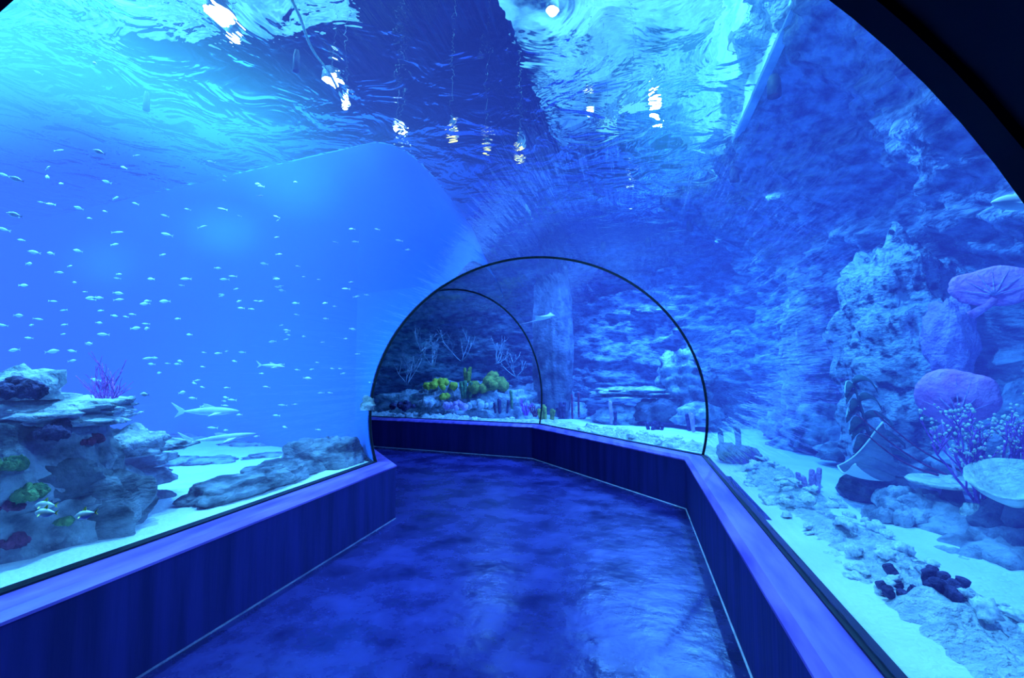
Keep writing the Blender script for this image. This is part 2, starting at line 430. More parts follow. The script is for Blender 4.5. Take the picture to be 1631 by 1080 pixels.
for o_, z_ in arc(RAD+.02, 72)[::-1]:
    if o_ > -.95: break
    q = _A+_s*o_*_k; vs += [V((q.x,q.y,z_)), V((-3.25,5.36,z_))]
struct(mesh_obj('wall_left_bulkhead', vs, [(2*k,2*k+1,2*k+3,2*k+2) for k in range(len(vs)//2-1)], M['tankwall'], smooth=True))

# vaulted rock wall round the right and back
WP = [V((2.5,-2,0)),V((2.75,1,0)),V((3.0,3.2,0)),V((3.0,6,0)),V((2.7,8.6,0)),V((2.0,10.6,0)),V((.3,11.9,0)),V((-2.6,12.7,0)),V((-6,12.3,0)),V((-9.5,10.9,0)),V((-12,9.2,0))]
wl = cat(WP, 30); nz = 96; vs = []; fs = []
for i, p in enumerate(wl):
    t = (wl[min(len(wl)-1,i+1)]-wl[max(0,i-1)]).normalized(); inn = V((-t.y, t.x, 0))
    for k in range(nz+1):
        z = .35+4.15*k/nz
        over = max(0, (z-1.9)/2.5)
        reach = 1.75 if p.y < 9.6 else .7
        q = V((p.x, p.y, z)); qs = V((p.x*.8, p.y*.8, z*1.9))
        w = .9*fbm(qs*.9, 7, .75)*.32
        zz = z+.45*noise.noise(q*.55)+.12*noise.noise(q*1.9)
        fr = (zz*2.1) % 1.0
        st = (fr**2.2)*.36*(.5+noise.noise(q*.8+V((9,0,0)))*.9) * (1 if p.y > 7 else .18)
        rid = (1-abs(noise.noise(V((p.x*1.6,p.y*1.6,z*2.6))))*2)*.10 + (1-abs(noise.noise(V((p.x*4,p.y*4,z*7))))*2)*.045
        lump = .30*noise.noise(q*.75+V((0,4,0)))
        vs.append(q + inn*(reach*over**1.7 + w + st + rid + lump))
n = nz+1
for i in range(len(wl)-1):
    for k in range(nz): fs.append((i*n+k, i*n+k+1, (i+1)*n+k+1, (i+1)*n+k))
struct(mesh_obj('rock_wall', vs, fs, M['wallrock']))

# ------------------------------------------------------------------ hall above the water
def box_vf(x0,x1,y0,y1,z0,z1):
    v = [V((x,y,z)) for z in (z0,z1) for x,y in ((x0,y0),(x1,y0),(x1,y1),(x0,y1))]
    return v, [(3,2,1,0),(4,5,6,7),(0,1,5,4),(1,2,6,5),(2,3,7,6),(3,0,4,7)]
struct(mesh_obj('ceiling_hall', *box_vf(-16,5.5,-3,15,7.2,7.3), M['hall'], smooth=False))
for nm, bb in (('wall_hall_left',(-16.1,-16,-3,15,4.2,7.3)),('wall_hall_right',(5.4,5.5,-3,15,4.2,7.3)),('wall_hall_front',(-16,5.5,-3.1,-3,4.2,7.3)),('wall_hall_back',(-16,5.5,15,15.1,4.2,7.3))):
    struct(mesh_obj(nm, *box_vf(*bb), M['hall'], smooth=False))
# outer shell of the tank so nothing leaks in below the hall
for nm, bb in (('wall_tank_left',(-15.5,-15.3,-3,15,-.2,4.3)),('wall_tank_right',(4.7,4.9,-3,15,-.2,4.3)),('wall_tank_front',(-15.5,4.9,-3,-2.45,-.2,4.3)),('wall_tank_back',(-15.5,4.9,14.2,14.4,-.2,4.3))):
    struct(mesh_obj(nm, *box_vf(*bb), M['hall'], smooth=False))
struct(mesh_obj('wall_pale_board', *box_vf(1.22,1.3,2.0,12,4.26,6.4), M['hall_lit'], smooth=False))
struct(mesh_obj('reflector_right', *box_vf(-1.6,1.3,1,12,5.9,6.0), M['hall_rock'], smooth=False))  # added pale panel; its mottle gives the surface patchy brightness
struct(mesh_obj('reflector_left', *box_vf(-14,-3.9,-2,6.4,6.2,6.3), M['hall_lit'], smooth=False))  # added pale panel, brightens the water surface seen from below

# ------------------------------------------------------------------ lamps
def lathe(prof, seg=20):
    vs, fs = [], []
    for r, z in prof:
        for k in range(seg): vs.append(V((r*math.cos(6.2832*k/seg), r*math.sin(6.2832*k/seg), z)))
    for i in range(len(prof)-1):
        for k in range(seg):
            k2 = (k+1) % seg; fs.append((i*seg+k,i*seg+k2,(i+1)*seg+k2,(i+1)*seg+k))
    return vs, fs
def lamp(loc, power, color, label, size=1.0, aim=(0,0,-1), cone=140, group='added fill lights under the water surface'):
    """deep-shrouded underwater floodlight added just under the surface to light the tank"""
    t = thing('fill_light', label, 'lamp', loc, 0, group)
    r = .05*size
    mesh_obj('housing', *lathe([(0,.1),(r*.7,.1),(r*1.1,.05),(r*1.15,-.09),(r*1.1,-.09),(r,-.0),(0,0)]), M['steel'], t)
    mesh_obj('lens', *lathe([(r*.95,-.004),(r*.6,-.010),(0,-.012)]), M['lens'], t)
    L = bpy.data.lights.new('beam', 'SPOT'); L.energy = power; L.color = color; L.spot_size = R(cone); L.spot_blend = .7; L.shadow_soft_size = .03
    o = bpy.data.objects.new('beam', L); COL.objects.link(o); o.parent = t; o.location = (0,0,-.11)
    d = V(aim); o.rotation_euler = d.to_track_quat('-Z','Y').to_euler()
    return t
CY = (.16,.55,1.0); BL = (.10,.30,1.0); MID = (.12,.42,1)
lamp((-2.8,2.2,4.15), 560, CY, 'floodlight added above the left tank, nearest of its row')  # added spots that light reef and sand, lenses hidden in shrouds
lamp((-2.75,3.5,4.15), 420, CY, 'floodlight added above the left tank, second of its row', .5, aim=(-.1,-.12,-1), cone=84)
lamp((-5.6,2.4,4.15), 1000, CY, 'floodlight added over the far left reef')
lamp((-4.6,3.7,4.15), 420, CY, 'floodlight added over the hazy rocks of the left tank', .5, cone=84, aim=(0,-.2,-1))
lamp((1.0,2.4,4.0), 620, CY, 'floodlight added over the near right reef')
lamp((1.25,4.6,4.0), 560, MID, 'floodlight added beside the pale board over the right tank')
lamp((1.3,6.6,4.0), 420, MID, 'floodlight added over the middle of the right tank')
lamp((1.0,8.8,4.0), 900, MID, 'floodlight added over the far right sand patch')
lamp((.35,10.2,4.1), 1600, BL, 'floodlight added over the layered rock ledge behind the arch')
lamp((-.55,10.3,4.1), 1100, BL, 'floodlight added over the rock pillar behind the arch')
lamp((-2.9,10.2,4.1), 700, BL, 'floodlight added over the yellow corals behind the arch')
# ceiling lamps above the water, seen through the ripples
def hang(loc, r, label, lens='lens', group='ceiling lamps above the water', e=0, c=(.2,.8,1)):
    t = thing('ceiling_lamp', label, 'lamp', loc, 0, group)
    mesh_obj('housing', *lathe([(0,.12),(r*.5,.12),(r,.05),(r*1.05,0),(r,-.0)]), M['steel'], t)
    mesh_obj('lens', *lathe([(r,-.0),(r*.6,-.03),(0,-.04)]), M[lens], t)
    mesh_obj('cord', *tube([V((0,0,.1)),V((0,0,1.3)),V((0,0,7.2-loc[2]))], .003, 6), M['steel'], t)
    if e:
        L = bpy.data.lights.new('bulb', 'POINT'); L.energy = e; L.color = c; L.shadow_soft_size = .08
        o = bpy.data.objects.new('bulb', L); COL.objects.link(o); o.parent = t; o.location = (0,0,-.15)
def sp(px, py, ex=.5, z=4.62):
    p = atz(px, py, 4.3); d = ray(px, py); h = V((d.x,d.y,0)).normalized(); q = p+h*ex; return (q.x, q.y, z)
hang(sp(350,45), .13, 'large ceiling lamp over the left tank, nearest of the row')
hang(sp(372,85), .07, 'small ceiling lamp beside the nearest large one')
hang(sp(530,158), .11, 'second ceiling lamp of the row over the left tank')
hang(sp(548,195), .05, 'small ceiling lamp just past the second of the row')
hang(sp(632,245), .08, 'third ceiling lamp of the row over the left tank')
hang(sp(638,296), .06, 'farthest small ceiling lamp of the row over the left tank')
hang(sp(720,250), .09, 'bright warm ceiling lamp in line with the tunnel bend', 'lens_warm')
hang(sp(775,275), .07, 'warm yellow ceiling lamp right of the bright one', 'lens_warm')
hang(sp(828,287), .07, 'warm yellow ceiling lamp above the arch crown', 'lens_warm')
hang(sp(940,205), .05, 'small ceiling lamp over the right of the tunnel')
hang(sp(1010,205), .2, 'broad cyan ceiling lamp over the right of the tunnel', 'glowpanel')
hang(sp(968,242), .15, 'broad cyan ceiling lamp next to a broader one, right of the tunnel', 'glowpanel')
hang(sp(1195,112,.3), .2, 'broad cyan ceiling lamp beside the pale board', 'glowpanel')
hang(sp(880,20), .06, 'ceiling lamp straight above the walkway')
hang(sp(1005,365,.3), .06, 'small ceiling lamp low over the right of the arch')
hang((-6.2,2.4,5.3), .15, 'round lamp added to light the pale panel left of the tunnel', e=3000)  # added lamps that light the pale panels
hang((.2,3.6,5.1), .10, 'round lamp added to light the pale panel right of the tunnel, near', e=500)
hang((.4,7.4,5.1), .10, 'round lamp added to light the pale panel right of the tunnel, far', e=500)
#@@OBJECTS
# ------------------------------------------------------------------ left tank rocks
def on(px, py, z=.5): return atz(px, py, z)
from mathutils.bvhtree import BVHTree
def bvh(objs):
    bpy.context.view_layer.update(); vs, fs = [], []
    for o in objs:
        b = len(vs); vs += [o.matrix_world @ v.co for v in o.data.vertices]; fs += [tuple(i+b for i in q.vertices) for q in o.data.polygons]
    return BVHTree.FromPolygons(vs, fs)
def hit(tree, px, py, back=.0, fallback=4.0):
    h = tree.ray_cast(CAM, ray(px, py))
    return (h[0]-ray(px, py)*back) if h[0] is not None else atd(px, py, fallback)
def reef():
    t = thing('reef_outcrop', 'large craggy reef outcrop with a flat ledge top at the left edge of the tank', 'reef', (-3.42,2.08,.5))
    parts = []
    def pt_(nm, vf, m, loc, rot):
        o = mesh_obj(nm, *vf, M[m], t); o.location = loc; o.rotation_euler = rot; parts.append(o)
    pt_('main_rock', rock_vf((.64,.46,.82), 3, 5, .24, 1.6, strata=.8, box=.5, bottom=-.2), 'rock', (-.1,-.12,.0), (0,0,R(56)))
    pt_('lower_shelf', rock_vf((.42,.34,.50), 11, 5, .24, 1.7, strata=.7, box=.5, bottom=-.3), 'boulder', (.10,.14,.0), (0,0,R(50)))
    pt_('upper_ledge', rock_vf((.62,.44,.13), 5, 5, .26, 1.9, box=.35), 'rock_pale', (-.12,-.08,.74), (0,0,R(56)))
    pt_('side_knob', rock_vf((.2,.2,.13), 8, 4, .3, 2), 'rock_pale', (.16,.52,.50), (0,0,.3))
    pt_('hollow_shade', rock_vf((.30,.14,.15), 21, 4, .3, 1.8), 'rock_dark', (.28,-.06,.34), (0,-.2,R(56)))  # dark lump stands in for the shade of a hollow
    return parts
REEF = bvh(reef())
rock('reef_boulder', 'pale blocky boulder perched on top of the left reef outcrop', hit(REEF,40,640,-.08)+V((0,0,.06)), (.15,.15,.13), 14, 'rock_pale', sub=4, box=.4)
def clump(name, label, loc, m, n=9, r=.07, spread=.14, cat='coral', seed=0, squash=.6, group=None, part='lobe', sub=3, amp=.2):
    rnd = random.Random(seed); t = thing(name, label, cat, loc, 0, group)
    for k in range(n):
        a = rnd.random()*6.28; q = spread*math.sqrt(rnd.random()); rr = r*(.65+.7*rnd.random())
        vf = blob((q*math.cos(a), q*math.sin(a), squash*(spread-q)*rnd.uniform(.4,1.2)+rr*.3), rr, sub, amp, seed*13+k)
        mesh_obj(part, *vf, M[m], t)
    return t
def rc(name, label, px, py, m, n, r, sp, seed, cat='coral', back=.0): clump(name, label, hit(REEF, px, py, back, 3.5), m, n, r, sp, cat, seed)
rc('dark_sponge', 'dark lumpy sponge in front of the boulder on the left reef top', 24, 628, 'dkpurple', 10, .035, .085, 1, 'sponge')
rc('dark_coral', 'dark shaggy coral patch high on the reef face, below the flat ledge', 92, 692, 'dkpurple', 14, .035, .10, 2)
rc('mossy_coral', 'small dark brown coral on the upper right of the reef', 150, 705, 'maroon', 8, .02, .05, 3)
rc('green_coral', 'bushy green coral low on the reef face beside yellow-tailed fish', 46, 790, 'green', 18, .026, .075, 4)
rc('dark_coral', 'dark green round coral under the reef overhang', 105, 832, 'green', 9, .02, .035, 5)
rc('dark_coral', 'dark green coral at the left edge, half out of the picture', 6, 745, 'green', 10, .03, .07, 6)
rc('red_coral', 'dull red coral low at the left edge of the reef', 14, 812, 'maroon', 8, .022, .05, 7)
rc('red_coral', 'dark red coral at the foot of the reef near the glass', 16, 868, 'maroon', 9, .03, .06, 8)
# boulders along the glass
def brock(label, px, py, yy, radii, seed, m='boulder', rz=0, **kw):
    p = atY(px, py, yy); return rock('boulder', label, (p.x, p.y, p.z), radii, seed, m, rz, 'rock', **kw)
rock('boulder', 'long low dark boulder lying on sand along the left glass', (-3.02,3.38,.545), (.20,.46,.15), 31, 'boulder', -.12, box=.5, amp=.2, strata=1.1)
rock('boulder', 'middle flat boulder behind the long one along the left glass', (-3.12,4.0,.54), (.26,.46,.15), 32, 'boulder', .15, box=.4, amp=.24, strata=1.2)
rock('boulder', 'largest boulder with a slanted smooth top beside the left end of the arch', (-3.16,4.60,.55), (.36,.42,.28), 35, 'boulder', .3, box=.35, amp=.22)
rock('small_rock', 'small dark rock alone on bright sand right of the reef', on(247,797), (.13,.1,.08), 36, 'rock_dark', .4, sub=4, amp=.2)
for k, (px, py, w, h, lb) in enumerate(((218,735,.22,.07,'upper'),(212,765,.22,.07,'lowest'),(228,712,.26,.05,'topmost'),)):
    p = atd(px, py, 4.9-.25*k); rock('ledge_rock', '%s of the layered dark ledge rocks sticking out right of the reef' % lb, p, (w,.3,h), 40+k, 'rock', .3, sub=4, box=.3)
for k, (px, py, w, d, h, lb) in enumerate(((330,735,.30,.22,.05,'flat pale rock in the middle of the left tank floor'),(385,712,.40,.25,.07,'low blue rock behind the boulders, farthest on the left sand'),(300,705,.40,.25,.11,'hazy ledge rock right of the reef in the distance'),(430,728,.26,.2,.05,'flat rock just behind the middle boulder'),(275,738,.24,.2,.06,'hazy slab rock nearest the reef foot'))):
    p = on(px, py, .5); rock('hazy_rock', lb, (p.x,p.y,.5), (w,d,h), 50+k, 'rock', .2*k, sub=4, box=.3, strata=1.2)
rock('hazy_rock', 'hazy blue rock stack behind the large boulder, left of the arch', atd(586,648,5.25), (.07,.04,.10), 58, 'rock', 0, sub=4, strata=1.5)
# purple sea whip fan on the reef
def bush(name, label, loc, m, h, n, spread, seed, cat='coral', tips=None, lean=(0,0), rad=.006, levels=2, part='branch', tipr=.012):
    rnd = random.Random(seed); t = thing(name, label, cat, loc); tipmb = MB()
    for k in range(n):
        mb = MB()
        def grow(p, d, L, r, lv):
            pts = [p]; q = p.copy(); dd = d.copy()
            for s in range(5):
                dd = (dd+V((rnd.uniform(-.22,.22),rnd.uniform(-.22,.22),rnd.uniform(-.05,.18)))).normalized(); q = q+dd*L/5; pts.append(q.copy())
            mb.add(tube(pts, [r*(1-.5*i/5) for i in range(6)], 5))
            if tips: tipmb.add(blob(pts[-1], tipr*rnd.uniform(.6,1.2), 2, .2, rnd.random()*50))
            if lv > 0:
                for _ in range(rnd.randint(2,3)):
                    i = rnd.randint(1,4); nd = (dd+V((rnd.uniform(-.8,.8),rnd.uniform(-.8,.8),rnd.uniform(-.1,.6)))).normalized()
                    grow(pts[i], nd, L*.55, r*.65, lv-1)
        a = rnd.random()*6.28; q = spread*rnd.random()
        d = V((math.cos(a)*q+lean[0], math.sin(a)*q+lean[1], 1)).normalized()
        grow(V((math.cos(a)*.02, math.sin(a)*.02, 0)), d, h*rnd.uniform(.7,1), rad, levels)
        mb.build(part, M[m], t)
    if tips: tipmb.build('polyps', M[tips], t)['kind'] = 'stuff'
    return t
bush('sea_whip', 'tall feathery purple sea whip standing on the left reef', hit(REEF,160,690,-.12), 'purple', .36, 11, .16, 5, lean=(.03,.10), rad=.0055, levels=2)
# ------------------------------------------------------------------ fish
def fish_vf(L=.1, deep=.28, thick=.13):
    prof = [(-.5,.02,.5),(-.43,.10,.7),(-.30,.30,1),(-.1,.5,1),(.1,.48,1),(.28,.3,.9),(.40,.12,.6),(.46,.09,.5)]
    vs, fs = [], []; sg = 8
    for x, r, q in prof:
        for k in range(sg):
            a = 6.2832*k/sg; vs.append(V((x*L, math.cos(a)*r*thick*L*2*q, math.sin(a)*r*deep*L*2)))
    for i in range(len(prof)-1):
        for k in range(sg): fs.append((i*sg+k,i*sg+(k+1)%sg,(i+1)*sg+(k+1)%sg,(i+1)*sg+k))
    fs.append(tuple(range(sg))[::-1])
    b = len(vs)
    for sy in (.004,-.004):
        vs += [V((.44*L,sy*L,.02*L)),V((.44*L,sy*L,-.02*L)),V((.64*L,sy*L,-.15*L)),V((.57*L,0,0)),V((.64*L,sy*L,.15*L))]
    fs += [(b,b+4,b+3,b+1),(b+1,b+3,b+2),(b+5,b+6,b+8,b+9),(b+6,b+7,b+8)]
    # dorsal fin
    b = len(vs); vs += [V((-.15*L,0,deep*.5*L)),V((.2*L,0,deep*.42*L)),V((.24*L,0,deep*.58*L)),V((.0,0,deep*.66*L))]; fs.append((b,b+1,b+2,b+3))
    return vs, fs
FISHM = [fish_vf(1,.15,.10), fish_vf(1,.2,.10), fish_vf(1,.11,.08)]
FD = []
for vf in FISHM:
    o = mesh_obj('small_fish', *vf, M['fish']); FD.append(o.data); bpy.data.objects.remove(o)
LWALL = lambda x: 5.36 + (-3.25-x)*2.04/11.75
def fish_at(px, py, dist, Lpx, tilt=0, flip=False, label=None, group=None, kind=0, yaw=0.):
    d = ray(px, py)
    if d.y > 0:   # stay in front of the tank wall
        tm = 1e9
        for k in range(60):
            t = .5+k*.2; p = CAM+d*t
            if p.y > LWALL(p.x)-.35 and p.x < -2.5: tm = t; break
        dist = min(dist, tm)
    p = CAM+d*dist
    o = bpy.data.objects.new('small_fish', FD[kind]); COL.objects.link(o)
    L = Lpx/785*dist*.72
    o.location = p; o.scale = (L,)*3
    base = math.atan2(RGT.y, RGT.x)+yaw
    o.rotation_euler = Euler((0, R(tilt), base+(math.pi if flip else 0)))
    return tag(o, label, 'fish', group)
z3 = [(470,125),(655,142),(75,255),(590,200),(285,118),(230,202),(225,245),(290,277),(240,375),(65,425),(508,268),(555,345),(645,372),(425,443),(500,410),(565,510),(795,520),(160,605),(240,610),(370,598),(285,702),(550,568),(780,617),(355,750),(430,823),(785,840),(90,908),(185,925),(305,952),(475,943),(490,998),(700,970),(425,1042),(135,1015),(650,968),(720,733),(885,733),(1070,735),(1110,720),(1130,780),(1005,172),(1070,262),(1060,398),(970,483),(1245,290),(1245,335),(15,235),(140,660),(690,852),(1150,872),(570,832),(630,902),(570,710),(15,495)]
pts = [(a/3, 200+b/3) for a, b in z3]
pts += [(470,290),(410,293),(440,345),(440,378),(445,405),(650,398),(635,383),(560,365),(600,365),(565,385),(470,483),(517,483),(415,480),(585,470),(550,460),(420,420),(65,322),(380,480),(60,115),(150,100)]
z4 = [(360,20),(215,50),(290,48),(295,88),(55,45),(730,90),(600,78),(385,165),(355,230),(585,225),(530,235),(570,298),(500,298),(800,168),(740,217),(820,195),(920,198),(915,237),(940,247),(915,270),(835,272),(780,240),(1205,125),(1250,160),(1080,195),(1145,268),(1198,265),(1120,310),(1155,357),(860,360),(915,370),(1040,395),(1293,368),(1510,177),(1338,218),(970,308)]
pts += [(a*.3924, 540+b*.3924) for a, b in z4]
rf = random.Random(4)
special = {0:'bright white fish high in the left tank, tilted head down', 2:'bright white fish near the left edge of the picture', 9:'plump pale fish at the left edge, below a brighter one', 83:'bright little fish in the clear blue right of the purple sea whip'}
while len(pts) < 190:
    x, y = rf.uniform(0,570), rf.uniform(330,640)
    if rf.random() < .6: y = rf.uniform(440,600)
    if y > 560 and x < 190: continue
    pts.append((x, y))
for k, (x, y) in enumerate(pts):
    manual = k < 110
    tilt = max(0, (480-y)/480*38)+rf.uniform(-8,8)
    if y > 470: tilt = rf.uniform(-12,12)
    if k in special:
        fish_at(x, y, 3.4, rf.uniform(17,20), tilt, False, special[k], None, 1, rf.uniform(-.3,.3)); continue
    lab = 'tiny pale fish of the loose school in open blue water, left tank' if y < 470 else 'small silver fish of the lower school above sand and reef, left tank'
    fish_at(x, y, rf.uniform(4.4,6.2) if manual else rf.uniform(5,7.5), rf.uniform(10,18) if manual else rf.uniform(7,14), tilt, rf.random() < .3, lab, 'fish school in the open water' if y < 470 else 'fish school over the sand', rf.choice((0,0,1,2)), rf.uniform(-.5,.5))
def big_fish(name, label, px, py, dist, L, deep, m='shark', yaw=0, tilt=0, flip=False, cat='fish', finm=None):
    t = thing(name, label, cat, atd(px, py, dist))
    t.rotation_euler = Euler((0, R(tilt), math.atan2(RGT.y, RGT.x)+yaw+(math.pi if flip else 0)))
    prof = [(-.5,.01),(-.46,.12),(-.36,.3),(-.2,.46),(0,.5),(.18,.4),(.32,.22),(.42,.1),(.47,.07)]
    vs, fs = [], []; sg = 12
    for x, r in prof:
        for k in range(sg):
            a = 6.2832*k/sg; vs.append(V((x*L, math.cos(a)*r*deep*L*.7, math.sin(a)*r*deep*L)))
    for i in range(len(prof)-1):
        for k in range(sg): fs.append((i*sg+k,i*sg+(k+1)%sg,(i+1)*sg+(k+1)%sg,(i+1)*sg+k))
    fs.append(tuple(range(sg))[::-1])
    mesh_obj('body', vs, fs, M[m], t)
    def fin(nm, pl, th=.006):
        v = [V((x*L, y*L+s*th*L, z*L)) for s in (1,-1) for x, y, z in pl]; n = len(pl)
        f = [tuple(range(n)), tuple(range(n,2*n))[::-1]]+[(i,(i+1)%n,n+(i+1)%n,n+i) for i in range(n)]
        fixn(mesh_obj(nm, v, f, M[finm or m], t, False))
    fin('tail_fin', [(.44,0,.03),(.44,0,-.03),(.60,0,-.11),(.53,0,0),(.66,0,.16)])
    fin('dorsal_fin', [(-.1,0,deep*.46),(.1,0,deep*.42),(.12,0,deep*.9),(.06,0,deep*.85)])
    fin('pectoral_fin', [(-.22,deep*.25,-.02),(-.1,deep*.25,-.02),(-.02,deep*.9,-.08)])
    fin('pectoral_fin', [(-.22,-deep*.25,-.02),(-.1,-deep*.25,-.02),(-.02,-deep*.9,-.08)])
    return t
big_fish('reef_shark', 'slender pale shark swimming level over the left sand, tail to the left', 335, 655, 5.2, .50, .15, yaw=.1, flip=True)
big_fish('long_fish', 'pale long fish with raised tail in clear blue water left of the arch', 434, 583, 4.9, .24, .16, yaw=-.1, tilt=-4, flip=True)
big_fish('long_fish', 'long thin fish gliding low over the hazy rocks, nose up to the right', 355, 697, 5.0, .58, .09, yaw=0, tilt=7, flip=True)
big_fish('yellowtail_fish', 'white fish with yellow tail, upper of the pair by the green coral', 72, 805, 2.85, .085, .42, 'fish', finm='yfin')
big_fish('yellowtail_fish', 'white fish with yellow tail, lower of the pair by the green coral', 72, 817, 2.8, .085, .42, 'fish', finm='yfin')
big_fish('yellowtail_fish', 'white fish with yellow tail, alone right of the pair', 135, 820, 2.8, .09, .4, 'fish', tilt=-12, finm='yfin')
big_fish('dark_fish', 'dark star-shaped fish silhouette above the tunnel crown', 842, 336, 5.2, .16, .22, 'shark', yaw=.9, tilt=50)
big_fish('small_shark', 'pale fish with a curved white back fin, cut off by the right edge', 1625, 322, 3.2, .34, .22, 'shark', yaw=.2, tilt=-5)
# ------------------------------------------------------------------ right tank
def stingray(name, label, loc, S, rz, bank, pitch=0, m='rayskin', curl=.35, belly='raywhite'):
    t = thing(name, label, 'ray', loc); t.rotation_euler = Euler((bank, pitch, rz))
    def surf(zoff):
        vs, fs = [], []; nu, nv = 20, 14
        for i in range(nu+1):
            u = -1+2*i/nu
            for j in range(nv+1):
                v = j/nv
                x0 = -.55*(1-abs(u))**.8; x1 = .55*(1-abs(u)**1.3)*.8
                x = (x0+(x1-x0)*v)*.9+abs(u)*.06
                edge = math.sin(math.pi*v)*(1-abs(u)**2)
                z = curl*abs(u)**2.2 + zoff*(.13*edge)
                vs.append(V((x*S, u*.75*S, z*S)))
        for i in range(nu):
            for j in range(nv): fs.append((i*(nv+1)+j,i*(nv+1)+j+1,(i+1)*(nv+1)+j+1,(i+1)*(nv+1)+j))
        return vs, fs
    mesh_obj('back', *surf(1), M[m], t); mesh_obj('belly', *surf(-.4), M[belly], t)
    mesh_obj('wing_edge', *tube([V(((-.55*(1-abs(u))**.8*.9+abs(u)*.06)*S, u*.75*S, curl*abs(u)**2.2*S)) for u in [-1+k/12 for k in range(25)]], .018*S, 6), M['raywhite'], t)
    mesh_obj('tail', *tube([V((.38*S,0,.02*S)),V((.7*S,.03*S,.03*S)),V((1.1*S,.0,.06*S)),V((1.5*S,-.06*S,.1*S))], [.03*S,.02*S,.012*S,.004*S], 8), M[m], t)
    return t
stingray('stingray', 'stingray with a pale upcurled wing edge gliding over the right sand path', atY(1385,752,4.25), .42, R(-38), R(24), R(4), m='rayskin', belly='raywhite', curl=.62)
stingray('stingray', 'pale ray seen from below in front of the dark rocks beyond the arch', atd(868,507,9.2), .42, R(160), R(-12), R(12), m='raywhite', curl=.2)
# rocks behind the sand path
RR = [((1392,795),4.35,(.26,.24,.24),'rock_dark','dark rounded boulder just under the stingray'),
 ((1450,760),4.9,(.30,.26,.24),'rock','blue mottled rock at the foot of the tall reef column'),
 ((1345,728),6.0,(.34,.3,.16),'rock','low rock at the far end of the sand path behind the stingray'),
 ((1470,820),3.8,(.24,.2,.16),'rock_pale','pale pitted rock under the table coral'),
 ((1545,862),3.55,(.28,.24,.2),'rock','mottled rock below the small round cream coral'),
 ((1600,900),3.2,(.28,.26,.2),'rock','mottled rock at the right edge, lowest of the back row'),
 ((1530,905),3.1,(.16,.14,.1),'rock_pale','small pale rock at the edge of the sand path, right foreground'),
 ((1620,850),3.4,(.24,.2,.2),'rock_dark','dark rock at the right edge beneath the bowl coral'),
 ((1560,755),4.4,(.3,.3,.28),'rock','rock hidden behind the purple branching coral'),
 ((1480,690),5.2,(.26,.22,.3),'rock_pale','pale upright rock left of the purple branching coral'),
 ((1270,722),7.4,(.4,.36,.3),'rock','dark blue rock mound at the far end of the right tank'),
 ((1310,700),7.0,(.5,.4,.4),'rock','broad blue rock under the fern-like coral'),
 ((1250,690),8.6,(.4,.3,.35),'rock','hazy rock standing where the sand path ends'),
 ((1625,740),4.1,(.3,.25,.3),'rock_pale','bright pale rock at the right edge behind the coral branches'),
 ((1600,660),4.8,(.35,.3,.3),'rock_pale','pale rock shoulder high at the right edge')]
for k, ((px, py), y, rad, m, lb) in enumerate(RR):
    rock('reef_rock', lb, atY(px, py-4, y+.1), tuple(q*.82 for q in rad), 70+k, m, .5*k, sub=4, amp=.3, freq=1.7, strata=.8)
rock('reef_column', 'tall pale craggy reef column rising behind the stingray', atY(1435,600,5.5), (.46,.5,1.30), 90, 'pitted', .3, sub=5, amp=.17, freq=2.4, box=.35, bottom=-1.2, strata=3.2, cat='reef')
rock('reef_column', 'darker blue rock pillar left of the tall reef column', atY(1300,600,7.6), (.42,.4,1.5), 91, 'wallrock', .3, sub=5, amp=.18, freq=2.2, box=.3, bottom=-1.2, strata=2.8, cat='reef')
rock('lilac_coral_mound', 'upright lilac coral mound on the right side of the reef column', atY(1513,545,4.9), (.17,.15,.36), 92, 'lilac', 0, 'coral', sub=4, amp=.2, freq=2, bottom=-1)
def fan(name, label, loc, w, h, m, seed, rz=0, tilt=0, dome=.15):
    t = thing(name, label, 'coral', loc); t.rotation_euler = Euler((tilt,0,rz)); vs=[V((0,0,0))]; fs=[]; nr, na = 9, 40
    for i in range(1,nr+1):
        for k in range(na):
            a = 6.2832*k/na; q = i/nr*(1+.18*noise.noise(V((math.cos(a)*1.5,math.sin(a)*1.5,seed)))+.05*noise.noise(V((math.cos(a)*5,math.sin(a)*5,seed))))
            vs.append(V((math.cos(a)*q*w, dome*w*(1-(i/nr)**2)*-1+.03*w*noise.noise(V((math.cos(a)*q*4,math.sin(a)*q*4,seed+9))), math.sin(a)*q*h)))
    for k in range(na): fs.append((0,1+k,1+(k+1)%na))
    for i in range(nr-1):
        for k in range(na): fs.append((1+i*na+k,1+(i+1)*na+k,1+(i+1)*na+(k+1)%na,1+i*na+(k+1)%na))
    o = mesh_obj('fan_blade', vs, fs, M[m], t)
    so = o.modifiers.new('s','SOLIDIFY'); so.thickness = .03*w
    mb = MB()
    for k in range(7):
        a = 1.57+(k-3)*.42; pp=[V((0,-dome*w-.004,-h*.5))]
        for s in range(1,6): pp.append(V((math.cos(a)*w*.8*s/5, -dome*w*(1-(s/6)**2)-.012, -h*.5+math.sin(a)*h*1.35*s/5)))
        mb.add(tube(pp, [.012*w*(6-s) /2.5 for s in range(6)], 5))
    mb.build('veins', M['lilac'], t)
    mesh_obj('stem', *tube([V((0,-dome*w*.5,-h*.6)),V((-w*.12,0,-h*1.0)),V((-w*.5,.02,-h*1.5))], [w*.10,w*.10,w*.14], 8), M[m], t)
    return t
fan('sea_fan', 'pink lobed sea fan high on the right, leaning out of the reef', atY(1582,455,4.0), .24, .13, 'pink', 3, rz=-.5, tilt=.1)
fan('sea_fan', 'pink domed sea fan lower right, above the branching coral', atY(1522,632,4.0), .24, .19, 'pink', 8, rz=-.4, tilt=.25, dome=.4)
